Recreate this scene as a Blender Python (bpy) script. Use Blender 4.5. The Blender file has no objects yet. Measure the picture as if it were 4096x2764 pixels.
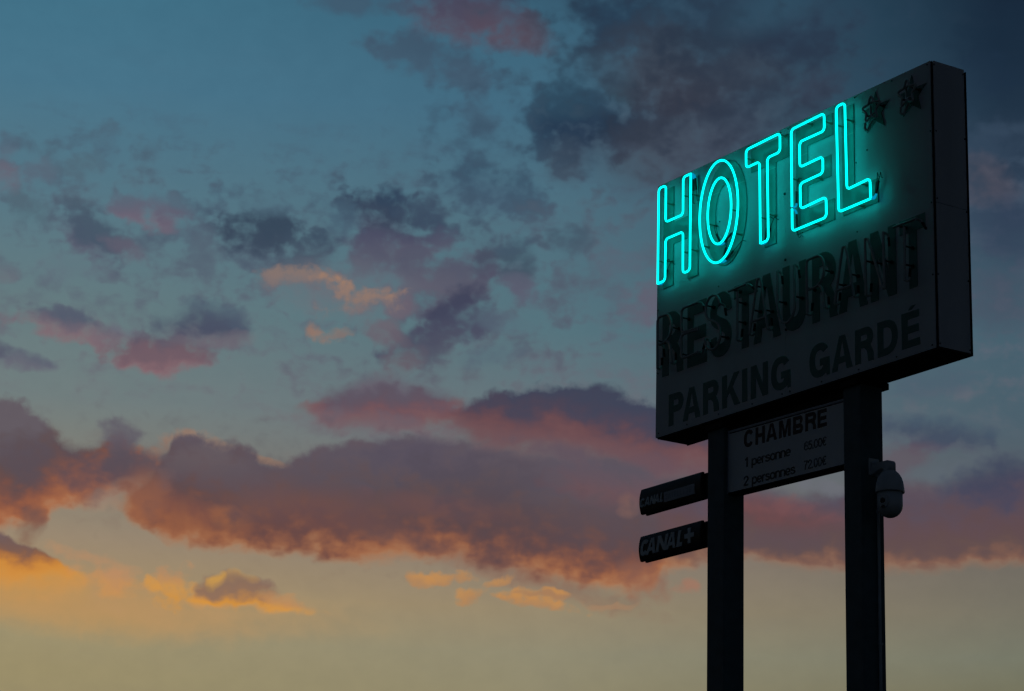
import bpy, bmesh, math, random
from mathutils import Vector, Matrix
random.seed(7)
S = bpy.context.scene
C = S.collection
PI = math.pi

# ------------------------------------------------------------------ camera
F_PX, PITCH, ROLL, EYE = 9969.3, 0.281784, 0.0277344, 1.6     # focal length in pixels of the 4096 px photograph
FW = Vector((0, math.cos(PITCH), math.sin(PITCH)))
U0 = Vector((0, -math.sin(PITCH), math.cos(PITCH)))
R0 = Vector((1, 0, 0))
RT = math.cos(ROLL) * R0 + math.sin(ROLL) * U0
UP = -math.sin(ROLL) * R0 + math.cos(ROLL) * U0
cam = bpy.data.cameras.new('camera')
cam.sensor_width = 36.0
cam.lens = F_PX / 4096 * 36.0
cam.clip_start, cam.clip_end = 0.1, 20000
co = bpy.data.objects.new('camera', cam)
C.objects.link(co)
M = Matrix.Identity(4)
for i in range(3):
    M[i][0], M[i][1], M[i][2] = RT[i], UP[i], -FW[i]
M[2][3] = EYE
co.matrix_world = M
S.camera = co
S.view_settings.view_transform = 'Standard'
S.view_settings.look = 'None'
S.view_settings.exposure = 0
S.view_settings.gamma = 1


def lin(c):
    return tuple(((v / 255) / 12.92 if v <= 10.3 else ((v / 255 + .055) / 1.055) ** 2.4) for v in c)


# ------------------------------------------------------------------ materials
def mat(name, col, rough=.6, spec=.5, var=.12, scale=6., bump=0., metal=0., streak=0.):
    m = bpy.data.materials.new(name)
    m.use_nodes = True
    nt = m.node_tree
    b = nt.nodes['Principled BSDF']
    b.inputs['Roughness'].default_value = rough
    b.inputs['Metallic'].default_value = metal
    b.inputs['Specular IOR Level'].default_value = spec
    tc = nt.nodes.new('ShaderNodeTexCoord')
    mp = nt.nodes.new('ShaderNodeMapping')
    mp.inputs['Scale'].default_value = (1, 1, 1 - streak)
    nz = nt.nodes.new('ShaderNodeTexNoise')
    nz.inputs['Scale'].default_value = scale
    nz.inputs['Detail'].default_value = 6
    cr = nt.nodes.new('ShaderNodeValToRGB')
    cr.color_ramp.elements[0].position, cr.color_ramp.elements[1].position = .3, .7
    cr.color_ramp.elements[0].color = tuple(max(0, c * (1 - var)) for c in col) + (1,)
    cr.color_ramp.elements[1].color = tuple(c * (1 + var) for c in col) + (1,)
    L = nt.links.new
    L(tc.outputs['Object'], mp.inputs[0]); L(mp.outputs[0], nz.inputs['Vector'])
    L(nz.outputs['Fac'], cr.inputs[0]); L(cr.outputs[0], b.inputs['Base Color'])
    if bump:
        bp = nt.nodes.new('ShaderNodeBump')
        bp.inputs['Strength'].default_value = bump
        bp.inputs['Distance'].default_value = .004
        L(nz.outputs['Fac'], bp.inputs['Height']); L(bp.outputs[0], b.inputs['Normal'])
    return m


PANEL = mat('sign_panel_white', (.68, .70, .73), .38, .5, .10, 2.2, .05, 0, .75)
BOARD = mat('price_panel_white', (.84, .86, .88), .4, .5, .06, 3, .04)
CORE = mat('sign_core_black', (.02, .021, .022), .7, .3, .1)
BASE = mat('sign_base_dark', (.03, .028, .026), .8, .2, .2)
GREEN = mat('green_letter_vinyl', (.095, .30, .27), .30, .5, .12, 5)
GREEN2 = mat('dark_green_letter_vinyl', (.07, .19, .165), .35, .4, .12, 5)
RED = mat('dark_red_letter_vinyl', (.05, .016, .014), .4, .4, .15)
INK = mat('black_letter_vinyl', (.03, .03, .035), .4, .4, .15)
PRICE = mat('grey_digit_vinyl', (.10, .11, .115), .5, .4, .2, 14)
POST = mat('post_dark_steel', (.08, .135, .16), .55, .4, .15, 9, .1)
BLACK = mat('black_plastic', (.018, .018, .018), .4, .4, .2)
MARK = mat('white_lettering', (.82, .86, .88), .5, .4, .1)
MARK2 = mat('pale_plate', (.55, .57, .64), .5, .4, .1, 12)
FAINT = mat('faint_plate_lettering', (.42, .44, .50), .5, .4, .1)
CAMW = mat('camera_white_shell', (.60, .64, .67), .35, .5, .05)
LENS = mat('camera_lens_black', (.004, .004, .005), .08, .6, .1)
GLASS = mat('unlit_neon_glass', (.42, .46, .45), .12, .7, .1)
ROD = mat('tube_support_glass', (.10, .16, .11), .3, .5, .2)
RUB = mat('black_rubber', (.012, .012, .012), .6, .3, .2)
SCREW = mat('screw_steel_dark', (.03, .03, .03), .5, .5, .2)
PIPE = mat('conduit_grey', (.50, .54, .57), .5, .4, .1)
ASPH = mat('asphalt', (.045, .045, .047), .9, .3, .3, 40)


def emit(name, col, st):
    m = bpy.data.materials.new(name)
    m.use_nodes = True
    nt = m.node_tree
    nt.nodes.remove(nt.nodes['Principled BSDF'])
    e = nt.nodes.new('ShaderNodeEmission')
    e.inputs[0].default_value = tuple(col) + (1,)
    e.inputs[1].default_value = st
    nt.links.new(e.outputs[0], nt.nodes['Material Output'].inputs[0])
    return m


NEON = emit('lit_turquoise_neon', (0.0, 1.0, .90), 2.3)
SPARK = emit('electrode_blue_glow', (.0, .30, .52), .9)

# green letters carry one horizontal sheet joint: a hairline where the vinyl sheets meet
nt = GREEN.node_tree
tc = [n for n in nt.nodes if n.type == 'TEX_COORD'][0]
sp = nt.nodes.new('ShaderNodeSeparateXYZ')
nt.links.new(tc.outputs['Object'], sp.inputs[0])
a = nt.nodes.new('ShaderNodeMath'); a.operation = 'COMPARE'
a.inputs[1].default_value, a.inputs[2].default_value = 1.898, .0022
nt.links.new(sp.outputs[2], a.inputs[0])
mx = nt.nodes.new('ShaderNodeMix'); mx.data_type = 'RGBA'
b = nt.nodes['Principled BSDF']
src = b.inputs['Base Color'].links[0].from_socket
nt.links.new(a.outputs[0], mx.inputs[0]); nt.links.new(src, mx.inputs[6])
mx.inputs[7].default_value = (.35, .42, .40, 1)
nt.links.new(mx.outputs[2], b.inputs['Base Color'])


# ------------------------------------------------------------------ mesh helpers
def link(name, me, m, parent=None, smooth=False):
    o = bpy.data.objects.new(name, me)
    C.objects.link(o)
    if m and not me.materials:
        me.materials.append(m)
    if smooth:
        for p in me.polygons:
            p.use_smooth = True
    o.parent = parent
    return o


def empty(name, loc, rz=0, parent=None):
    o = bpy.data.objects.new(name, None)
    o.empty_display_size = .2
    C.objects.link(o)
    o.location = loc
    o.rotation_euler = (0, 0, rz)
    o.parent = parent
    return o


def tag(o, label, cat, group=None):
    o['label'] = label
    o['category'] = cat
    if group:
        o['group'] = group
    return o


def boxbm(bm, x0, x1, y0, y1, z0, z1, bev=0):
    t = bmesh.new()
    bmesh.ops.create_cube(t, size=1)
    for v in t.verts:
        v.co = Vector(((x0 + x1) / 2 + v.co.x * (x1 - x0), (y0 + y1) / 2 + v.co.y * (y1 - y0), (z0 + z1) / 2 + v.co.z * (z1 - z0)))
    if bev:
        bmesh.ops.bevel(t, geom=t.edges[:], offset=bev, segments=2, affect='EDGES', profile=.5)
    me = bpy.data.meshes.new('t')
    t.to_mesh(me); t.free()
    bm.from_mesh(me)
    bpy.data.meshes.remove(me)


def box(name, x0, x1, y0, y1, z0, z1, m, parent, bev=.002):
    bm = bmesh.new()
    boxbm(bm, x0, x1, y0, y1, z0, z1, bev)
    me = bpy.data.meshes.new(name)
    bm.to_mesh(me); bm.free()
    return link(name, me, m, parent)


def lathe(name, prof, m, parent, seg=40, loc=(0, 0, 0)):
    bm = bmesh.new()
    rings = []
    for r, z in prof:
        rings.append([bm.verts.new((loc[0] + r * math.cos(2 * PI * k / seg), loc[1] + r * math.sin(2 * PI * k / seg), loc[2] + z)) for k in range(seg)])
    for a_, b_ in zip(rings, rings[1:]):
        for k in range(seg):
            bm.faces.new((a_[k], a_[(k + 1) % seg], b_[(k + 1) % seg], b_[k]))
    bm.faces.new(rings[0][::-1]); bm.faces.new(rings[-1])
    bmesh.ops.recalc_face_normals(bm, faces=bm.faces)
    me = bpy.data.meshes.new(name)
    bm.to_mesh(me); bm.free()
    o = link(name, me, m, parent, True)
    return o


def prism(name, loops, y0, y1, m, parent, bev=0, f=None):
    """flat outline(s) in (x, z), with holes, thickened from y0 (front) to y1 (back)"""
    cu = bpy.data.curves.new('c', 'CURVE')
    cu.dimensions = '2D'
    cu.fill_mode = 'BOTH'
    cu.extrude = abs(y1 - y0) / 2
    if bev:
        cu.bevel_depth = bev
        cu.bevel_resolution = 1
        cu.offset = -bev
        cu.extrude -= bev
    for lp in loops:
        s = cu.splines.new('POLY')
        s.points.add(len(lp) - 1)
        for p, q in zip(s.points, lp):
            p.co = (q[0], q[1], 0, 1)
        s.use_cyclic_u = True
    o = bpy.data.objects.new('c', cu)
    C.objects.link(o)
    dg = bpy.context.evaluated_depsgraph_get()
    me = bpy.data.meshes.new_from_object(o.evaluated_get(dg))
    bpy.data.objects.remove(o)
    bpy.data.curves.remove(cu)
    ym = (y0 + y1) / 2
    for v in me.vertices:
        x, z, y = v.co
        v.co = (x, ym - y, z)
        if f:
            v.co = f(v.co)
    me.materials.clear()
    return link(name, me, m, parent)


def sweep(splines, r, res=3):
    """round tube along 3-D point lists; returns a mesh"""
    cu = bpy.data.curves.new('c', 'CURVE')
    cu.dimensions = '3D'
    cu.bevel_depth = r
    cu.bevel_resolution = res
    cu.use_fill_caps = True
    for pts, cyc in splines:
        s = cu.splines.new('POLY')
        s.points.add(len(pts) - 1)
        for p, q in zip(s.points, pts):
            p.co = (*q, 1)
        s.use_cyclic_u = cyc
    o = bpy.data.objects.new('c', cu)
    C.objects.link(o)
    dg = bpy.context.evaluated_depsgraph_get()
    me = bpy.data.meshes.new_from_object(o.evaluated_get(dg))
    bpy.data.objects.remove(o)
    bpy.data.curves.remove(cu)
    me.materials.clear()
    return me


def tube(name, splines, r, m, parent, res=3):
    return link(name, sweep(splines, r, res), m, parent, True)


def fillet(pts, r, n=7, closed=False):
    out = []
    N = len(pts)
    for i, p in enumerate(pts):
        if not closed and i in (0, N - 1):
            out.append(p)
            continue
        p = Vector(p); a_ = Vector(pts[i - 1]); b_ = Vector(pts[(i + 1) % N])
        da, db = (a_ - p), (b_ - p)
        la, lb = da.length, db.length
        da /= la; db /= lb
        ang = da.angle(db)
        t = min(r / math.tan(ang / 2), la * .48, lb * .48)
        p0, p1 = p + da * t, p + db * t
        for k in range(n + 1):
            s = k / n
            out.append(tuple((1 - s) ** 2 * p0 + 2 * s * (1 - s) * (p * .72 + (p0 + p1) * .14) + s * s * p1))
    return out


def cat(pts, n=6):
    """smooth curve through points"""
    P = [Vector(p) for p in pts]
    P = [2 * P[0] - P[1]] + P + [2 * P[-1] - P[-2]]
    out = []
    for i in range(1, len(P) - 2):
        for k in range(n):
            t = k / n
            a_, b_, c_, d_ = P[i - 1:i + 3]
            out.append(.5 * ((2 * b_) + (c_ - a_) * t + (2 * a_ - 5 * b_ + 4 * c_ - d_) * t * t + (3 * b_ - a_ - 3 * c_ + d_) * t ** 3))
    out.append(P[-2])
    return [tuple(p) for p in out]


# ------------------------------------------------------------------ letter outlines (x 0..1, z 0..1 box scaled to place)
def arc(cx, cz, rx, rz, a0, a1, n=14, e=2.0):
    o = []
    for k in range(n + 1):
        a_ = math.radians(a0 + (a1 - a0) * k / n)
        c_, s_ = math.cos(a_), math.sin(a_)
        o.append((cx + rx * math.copysign(abs(c_) ** (2 / e), c_), cz + rz * math.copysign(abs(s_) ** (2 / e), s_)))
    return o


def stroke(pts, tx, tz):
    L, R = [], []
    P = [Vector(p) for p in pts]
    for i, p in enumerate(P):
        d = (P[min(i + 1, len(P) - 1)] - P[max(i - 1, 0)]).normalized()
        n = Vector((-d[1], d[0]))
        L.append((p[0] + n[0] * tx / 2, p[1] + n[1] * tz / 2))
        R.append((p[0] - n[0] * tx / 2, p[1] - n[1] * tz / 2))
    return L + R[::-1]


def glyph(ch, x0, x1, z0, z1, t, h, **k):
    """letter in metres: t = stem thickness, h = bar thickness"""
    w, H = x1 - x0, z1 - z0
    m = k.get('mid', .5) * H
    if ch == 'I' or ch == '|':
        g = [[(0, 0), (w, 0), (w, H), (0, H)]]
    elif ch == 'L':
        g = [[(0, 0), (w, 0), (w, h), (t, h), (t, H), (0, H)]]
    elif ch == 'T':
        c_ = k.get('stem', (w - t) / 2)
        g = [[(c_, 0), (c_ + t, 0), (c_ + t, H - h), (w, H - h), (w, H), (0, H), (0, H - h), (c_, H - h)]]
    elif ch == 'H':
        g = [[(0, 0), (t, 0), (t, m - h / 2), (w - t, m - h / 2), (w - t, 0), (w, 0), (w, H), (w - t, H), (w - t, m + h / 2), (t, m + h / 2), (t, H), (0, H)]]
    elif ch in 'EÉ':
        a1, a2 = k.get('arms', (w * .97, w * .93))
        g = [[(0, 0), (w, 0), (w, h), (t, h), (t, m - h / 2), (a2, m - h / 2), (a2, m + h / 2), (t, m + h / 2), (t, H - h), (a1, H - h), (a1, H), (0, H)]]
        if ch == 'É':
            g.append([(w * .36, H + .012), (w * .55, H + .012), (w * .80, H + .042), (w * .52, H + .042)])
    elif ch == 'N':
        g = [[(0, 0), (t, 0), (t, H * .62), (w - t * 1.05, 0), (w, 0), (w, H), (w - t, H), (w - t, H * .38), (t * 1.05, H), (0, H)]]
    elif ch == 'M':
        g = [[(0, 0), (t, 0), (t, H * .74), (w / 2 - t * .42, 0), (w / 2 + t * .42, 0), (w - t, H * .74), (w - t, 0), (w, 0), (w, H), (w - t * 1.35, H), (w / 2, H * .3), (t * 1.35, H), (0, H)]]
    elif ch == 'K':
        g = [[(0, 0), (t, 0), (t, H * .30), (t + w * .15, H * .44), (w - t * 1.15, 0), (w, 0), (w * .58, H * .58), (w * .97, H), (w - t * 1.25, H), (t, H * .52), (t, H), (0, H)]]
    elif ch == 'A':
        c0, c1 = k.get('apex', (w / 2 - t * .55, w / 2 + t * .55))
        tt = t * 1.02
        zb, zt = H * .20, H * .20 + h * .9
        f0 = lambda z: tt + (c0 + tt * .95 - tt) * z / H * .985
        il = lambda z: tt + ((c0 + c1) / 2 - tt) * z / (H * .86)
        ir = lambda z: (w - tt) + ((c0 + c1) / 2 - (w - tt)) * z / (H * .86)
        g = [[(0, 0), (tt, 0), (il(zb), zb), (ir(zb), zb), (w - tt, 0), (w, 0), (c1, H), (c0, H)],
             [(il(zt), zt), (ir(zt), zt), (ir(H * .80), H * .80), (il(H * .80), H * .80)]]
    elif ch in 'PR':
        zb = H * (.40 if ch == 'P' else .42)
        bw = k.get('bowl', w)
        rz_ = (H - zb) / 2
        rx = min(bw - t * .9, rz_ * .95)
        out = [(0, 0), (t, 0), (t, zb)]
        if ch == 'R':
            lx = w - t
            out = [(0, 0), (t, 0), (t, zb)] + [(bw * .50, zb)] + [(lx - t * .18, zb * .72), (lx, 0), (w, 0), (w - t * .12, zb * .62)] + [(bw - rx * .42, zb + .05 * H)]
            out += arc(bw - rx, zb + rz_, rx, rz_, -52, 90, 12)
        else:
            out += arc(bw - rx, zb + rz_, rx, rz_, -90, 90, 12)
        out += [(0, H)]
        ri, rzi = max(rx - t, .2 * rx), rz_ - h
        hole = [(t, zb + h)] + arc(bw - t - ri, zb + rz_, ri, rzi, -90, 90, 10) + [(t, H - h)]
        g = [out, hole]
    elif ch == 'D':
        rx = w * .62
        ri = rx - t * .95
        g = [[(0, 0)] + arc(w - rx, H / 2, rx, H / 2, -90, 90, 18, 2.3) + [(0, H)], [(t, h)] + arc(w - rx, H / 2, ri, H / 2 - h, -90, 90, 16, 2.3) + [(t, H - h)]]
    elif ch == 'B':
        m_ = H * .53
        r1, r2 = m_ / 2, (H - m_) / 2
        x2 = w * .95
        g = [[(0, 0)] + arc(w - r1 * .85, r1, r1 * .85, r1, -90, 72, 10) + [(w * .82, m_)] + arc(x2 - r2 * .85, H - r2, r2 * .85, r2, -70, 90, 10) + [(0, H)],
             [(t, h)] + arc(w - r1 * .85, r1, r1 * .85 - t * .9, r1 - h, -90, 90, 8) + [(t, m_ - h)],
             [(t, m_ + h * .1)] + arc(x2 - r2 * .85, H - r2 - h * .42, r2 * .85 - t * .9, r2 - h * .55, -90, 90, 8) + [(t, H - h)]]
    elif ch == 'U':
        rx, rz_ = w / 2, min(w * .62, H * .45)
        g = [[(0, H)] + arc(w / 2, rz_, rx, rz_, 180, 360, 18, 2.2) + [(w, H), (w - t, H)] + arc(w / 2, rz_, rx - t, rz_ - h, 360, 180, 16, 2.2) + [(t, H)]]
    elif ch == 'O':
        g = [arc(w / 2, H / 2, w / 2, H / 2, 0, 352, 44, k.get('e', 2.1)), arc(w / 2 + k.get('sh', 0), H / 2, k.get('ri', w / 2 - t), k.get('rzi', H / 2 - h), 0, 352, 44, k.get('e', 2.1))]
    elif ch == 'C':
        g = [arc(w / 2, H / 2, w / 2, H / 2, 32, 328, 26, 2.3) + arc(w / 2, H / 2, w / 2 - t, H / 2 - h, 322, 38, 22, 2.3)]
    elif ch == 'G':
        o = arc(w / 2, H / 2, w / 2, H / 2, 34, 318, 26, 2.3)
        g = [o + [(w * .84, H * .13), (w * .86, 0), (w, 0), (w, H * .53), (w * .52, H * .53), (w * .52, H * .53 - h), (w - t, H * .53 - h)] + arc(w / 2, H / 2, w / 2 - t, H / 2 - h, 325, 40, 20, 2.3)]
    elif ch == 'S':
        p = [(.90, .70), (.86, .84), (.70, .925), (.50, .945), (.30, .92), (.15, .83), (.115, .73), (.15, .63), (.30, .56), (.50, .505), (.72, .44), (.86, .36), (.885, .26), (.83, .14), (.68, .07), (.48, .055), (.28, .08), (.14, .17), (.10, .30)]
        q = cat([(a_ * 1., b_) for a_, b_ in p], 4)
        q = [(t / 2 + (a_ - .1) / .79 * (w - t), h / 2 + (b_ - .055) / .89 * (H - h)) for a_, b_ in q]
        g = [stroke(q, t, h)]
    elif ch == '+':
        c_, z_ = w / 2, H / 2
        g = [[(c_ - t / 2, 0), (c_ + t / 2, 0), (c_ + t / 2, z_ - h / 2), (w, z_ - h / 2), (w, z_ + h / 2), (c_ + t / 2, z_ + h / 2), (c_ + t / 2, H), (c_ - t / 2, H), (c_ - t / 2, z_ + h / 2), (0, z_ + h / 2), (0, z_ - h / 2), (c_ - t / 2, z_ - h / 2)]]
    sh = k.get('shear', 0)
    return [[(x0 + x + sh * z, z0 + z) for x, z in lp] for lp in g]


# small print: every letter a few plain strokes (unit: x-height box 0..1 wide, capital height 1)
def el(cx, cz, rx, rz, a0, a1, n=14):
    return arc(cx, cz, rx, rz, a0, a1, n, 2.2)


SMALL = {
    'p': (.56, [[(.07, -.27), (.07, .72)], el(.29, .36, .22, .31, -172, 172, 20)]),
    'e': (.54, [el(.27, .36, .21, .31, 0, 318, 20), [(.06, .36), (.52, .36)]]),
    'r': (.36, [[(.07, 0), (.07, .72)], el(.29, .42, .22, .25, 175, 82, 7)]),
    's': (.52, [cat([(.46, .54), (.38, .64), (.26, .67), (.12, .62), (.09, .53), (.15, .44), (.28, .38), (.42, .31), (.46, .21), (.40, .10), (.27, .05), (.12, .09), (.05, .19)], 3)]),
    'o': (.56, [el(.28, .36, .22, .31, 0, 358, 24)]),
    'n': (.54, [[(.07, 0), (.07, .72)], el(.27, .45, .20, .22, 178, 0, 10) + [(.47, 0)]]),
    '1': (.40, [[(.27, 0), (.27, 1.)], [(.30, .97), (.18, .82), (.05, .76)]]),
    '2': (.54, [cat([(.08, .70), (.11, .86), (.27, .95), (.43, .87), (.46, .70), (.38, .52), (.22, .32), (.09, .12), (.06, .06)], 3), [(.03, .06), (.51, .06)]]),
    '6': (.54, [el(.27, .31, .20, .25, 0, 345, 20), cat([(.46, .80), (.38, .93), (.26, .95), (.13, .82), (.08, .60), (.07, .32)], 3)]),
    '5': (.54, [[(.47, .94), (.14, .94)], [(.16, .98), (.10, .48)], cat([(.09, .52), (.20, .61), (.34, .60), (.45, .47), (.46, .30), (.38, .11), (.24, .05), (.10, .12), (.05, .24)], 3)]),
    '7': (.52, [[(.03, .94), (.50, .94)], cat([(.47, .92), (.34, .70), (.24, .40), (.20, 0)], 4)]),
    '0': (.54, [el(.27, .50, .20, .45, 0, 352, 26)]),
    '.': (.22, [[(.11, 0), (.11, .14)]]),
    '€': (.58, [el(.36, .50, .24, .45, 50, 310, 18), [(.0, .58), (.42, .58)], [(.0, .41), (.40, .41)]]),
    ' ': (.36, []),
}


def small_print(s, x0, x1, z0, cap, t, h, m, parent):
    """a printed line, one mesh per letter, fitted to its width; t, h = stroke weight across and along"""
    k = (x1 - x0) / sum(SMALL[c][0] for c in s)
    x = x0
    for c in s:
        w, st = SMALL[c]
        if st:
            bm = bmesh.new()
            for i, q in enumerate(st):
                o = prism('printed_letter', [stroke([(x + a_ * k, z0 + b_ * cap) for a_, b_ in q], t, h)], -.0022 - .0003 * i, .0004, m, parent)
                bm.from_mesh(o.data)
                me = o.data
                bpy.data.objects.remove(o); bpy.data.meshes.remove(me)
            me = bpy.data.meshes.new('printed_letter')
            bm.to_mesh(me); bm.free()
            link('printed_letter', me, m, parent)
        x += w * k


# ------------------------------------------------------------------ the hotel sign
YAW = -1.00796993
ORG = Vector((1.20135, 19.90757, 5.00112 + EYE))
W, H, D = 3.424, 2.2, .327
sign = tag(empty('hotel_sign', ORG, YAW), 'large box sign on two posts with glowing turquoise HOTEL neon and unlit RESTAURANT tubes', 'sign')
TW = -.085                                                    # how far the neon stands in front of the panel
box('sign_core', .010, W - .010, .007, D - .006, .012, H - .010, CORE, sign, .004)
box('front_panel', 0, 1.7045, 0, .005, 0, H, PANEL, sign, .0012)
box('front_panel', 1.7062, W - .017, 0, .005, 0, H, PANEL, sign, .0012)
box('side_panel', W - .006, W, .016, D - .010, .003, 1.0945, PANEL, sign, .0012)
box('side_panel', W - .006, W, .016, D - .010, 1.0975, H, PANEL, sign, .0012)
box('side_panel', 0, .006, .012, D - .010, .003, H, PANEL, sign, .0012)
box('back_panel', -.004, W + .009, D - .002, D + .004, -.012, H - .018, CORE, sign, .0015)
box('top_panel', .02, W - .02, .010, D - .010, H - .006, H - .001, PANEL, sign, .001)
box('base_panel', .016, W + .002, .008, D - .004, -.010, .008, BASE, sign, .002)
box('corner_trim', W - .0155, W - .0075, .004, .013, .002, H - .002, CORE, sign, .001)

# screws that hold the panels on
bm = bmesh.new()
bmesh.ops.create_cone(bm, cap_ends=True, segments=12, radius1=.0065, radius2=.005, depth=.005)
bmesh.ops.rotate(bm, verts=bm.verts, matrix=Matrix.Rotation(PI / 2, 3, 'X'))
sm = bpy.data.meshes.new('screw')
bm.to_mesh(sm); bm.free()
sm.materials.append(SCREW)
SC = [(3.376, 2.179), (2.983, 2.178), (2.559, 2.181), (2.129, 2.179), (1.750, 2.178), (1.656, 2.177), (1.24, 2.178), (.86, 2.178), (.44, 2.178), (.03, 2.177),
      (2.564, 1.65), (3.397, 1.65), (3.392, 1.099), (3.391, .55), (2.691, 1.714), (2.567, 1.098), (.863, 1.647), (.017, 1.097), (.029, .546), (.853, 1.098),
      (3.369, .028), (2.986, .025), (2.565, .023), (2.136, .023), (1.758, .028), (1.662, .027), (1.29, .025), (.857, .031), (.437, .030), (.041, .034)]
for x, z in SC:
    o = bpy.data.objects.new('screw', sm); C.objects.link(o); o.parent = sign; o.location = (x, -.003, z)
for x, z in [(1.704, 1.646), (1.713, .531), (1.709, 1.10)]:
    o = bpy.data.objects.new('screw', sm); C.objects.link(o); o.parent = sign; o.location = (x, -.004, z); o.scale = (1.8, 1.4, 1.8)
for w_, z in [(.028, 1.648), (.024, 1.126), (.02, .549), (.022, .031), (.022, 2.17), (.308, 1.08), (.308, 1.648), (.308, 2.16), (.308, .55), (.308, .03)]:
    o = bpy.data.objects.new('screw', sm); C.objects.link(o); o.parent = sign; o.location = (W + .003, w_, z); o.rotation_euler = (0, 0, PI / 2)

# letters cut from green sheet, fixed flat on the panel
def plate_letter(ch, x0, x1, z0, z1, t, h, m, th=.011, **k):
    return prism('green_letter', glyph(ch, x0, x1, z0, z1, t, h, **k), -th, .001, m, sign, .0008)

V0, V1 = 1.264, 2.133
plate_letter('H', .098, .579, V0, V1, .138, .193, GREEN, mid=.524)
plate_letter('O', .685, 1.229, 1.250, 2.145, .13, .2, GREEN, ri=.142, rzi=.25, e=2.08)
plate_letter('T', 1.286, 1.759, V0, V1, .142, .191, GREEN, stem=.174)
plate_letter('E', 1.858, 2.315, V0, V1, .138, .173, GREEN, mid=.518, arms=(.445, .419))
plate_letter('L', 2.412, 2.821, V0, V1, .138, .187, GREEN)
V0, V1 = .502, 1.042
for ch, x0, x1, k in [('R', .087, .381, {'bowl': .27}), ('E', .434, .700, {'arms': (.262, .252)}), ('S', .738, 1.026, {}), ('T', 1.057, 1.338, {'stem': .099}),
                      ('A', 1.309, 1.648, {'apex': (.119, .211)}), ('U', 1.673, 1.963, {}), ('R', 2.033, 2.328, {'bowl': .282}), ('A', 2.345, 2.677, {'apex': (.12, .21)}),
                      ('N', 2.712, 3.000, {}), ('T', 3.041, 3.322, {'stem': .098})]:
    plate_letter(ch, x0, x1, V0, V1, .088, .108, GREEN2, .003, **k)
V0, V1 = .063, .331
for ch, x0, x1, k in [('P', .183, .385, {}), ('A', .376, .616, {'apex': (.087, .155)}), ('R', .649, .861, {'bowl': .205}), ('K', .900, 1.136, {}), ('I', 1.160, 1.227, {}),
                      ('N', 1.271, 1.488, {}), ('G', 1.526, 1.765, {}), ('G', 1.993, 2.232, {}), ('A', 2.254, 2.495, {'apex': (.09, .158)}), ('R', 2.525, 2.738, {'bowl': .205}),
                      ('D', 2.778, 3.001, {}), ('É', 3.044, 3.242, {})]:
    plate_letter(ch, x0, x1, V0, V1, .066, .056, GREEN2, .002, **k)


def star(cx, cz, R_, r_, n=5, a0=90):
    return [(cx + (R_ if i % 2 == 0 else r_) * math.cos(math.radians(a0 + 180 / n * i)), cz + (R_ if i % 2 == 0 else r_) * math.sin(math.radians(a0 + 180 / n * i))) for i in range(2 * n)]


for cx_ in (2.798, 3.205):
    prism('green_star', [star(cx_, 1.985, .168, .070)], -.005, .001, GREEN2, sign, .0006)


# --- neon tubes and what carries them
def P3(pts, y=TW):
    return [(x, y, z) for x, z in pts]


def support(parent, x, z, y=TW, m=ROD):
    bm = bmesh.new()
    for r1, d, yy in ((.0065, abs(y) - .006, y / 2), (.014, .012, -.010)):
        bm2 = bmesh.new()
        bmesh.ops.create_cone(bm2, cap_ends=True, segments=12, radius1=r1, radius2=r1, depth=d)
        bmesh.ops.rotate(bm2, verts=bm2.verts, matrix=Matrix.Rotation(PI / 2, 3, 'X'))
        bmesh.ops.translate(bm2, verts=bm2.verts, vec=(x, yy, z))
        me = bpy.data.meshes.new('t'); bm2.to_mesh(me); bm2.free(); bm.from_mesh(me); bpy.data.meshes.remove(me)
    me = bpy.data.meshes.new('tube_support')
    bm.to_mesh(me); bm.free()
    return link('tube_support', me, m, parent)


def electrode(parent, x, z, dx, dz, lit=True, cable=None, ln=.10, r=.0085):
    """glass end bent back towards the panel, rubber boot, wire into the panel"""
    n = Vector((dx, dz)).normalized()
    e = (x + n[0] * .018, z + n[1] * .018)
    tube('electrode', [(cat([(x, TW + .004, z), (x + n[0] * .003, TW + .03, z + n[1] * .003), (e[0], TW + .042, e[1]), (x + n[0] * .035, TW + .044, z + n[1] * .035)]), False)], r, SPARK if lit else GLASS, parent)
    a_ = (x + n[0] * .033, TW + .044, z + n[1] * .033)
    b_ = (x + n[0] * (.033 + ln), TW + .046, z + n[1] * (.033 + ln))
    tube('electrode_boot', [([a_, b_], False)], r * 1.08, RUB, parent)
    if cable:
        tube('wire', [(cat([b_, (b_[0] + n[0] * .03, TW + .048, b_[2] + n[1] * .03), (b_[0] + cable[0] * .5 + n[0] * .05, TW + .05, b_[2] + cable[1] * .5 + n[1] * .05), (b_[0] + cable[0], -.02, b_[2] + cable[1]), (b_[0] + cable[0], -.004, b_[2] + cable[1])]), False)], .0028, RUB, parent, 1)


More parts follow.
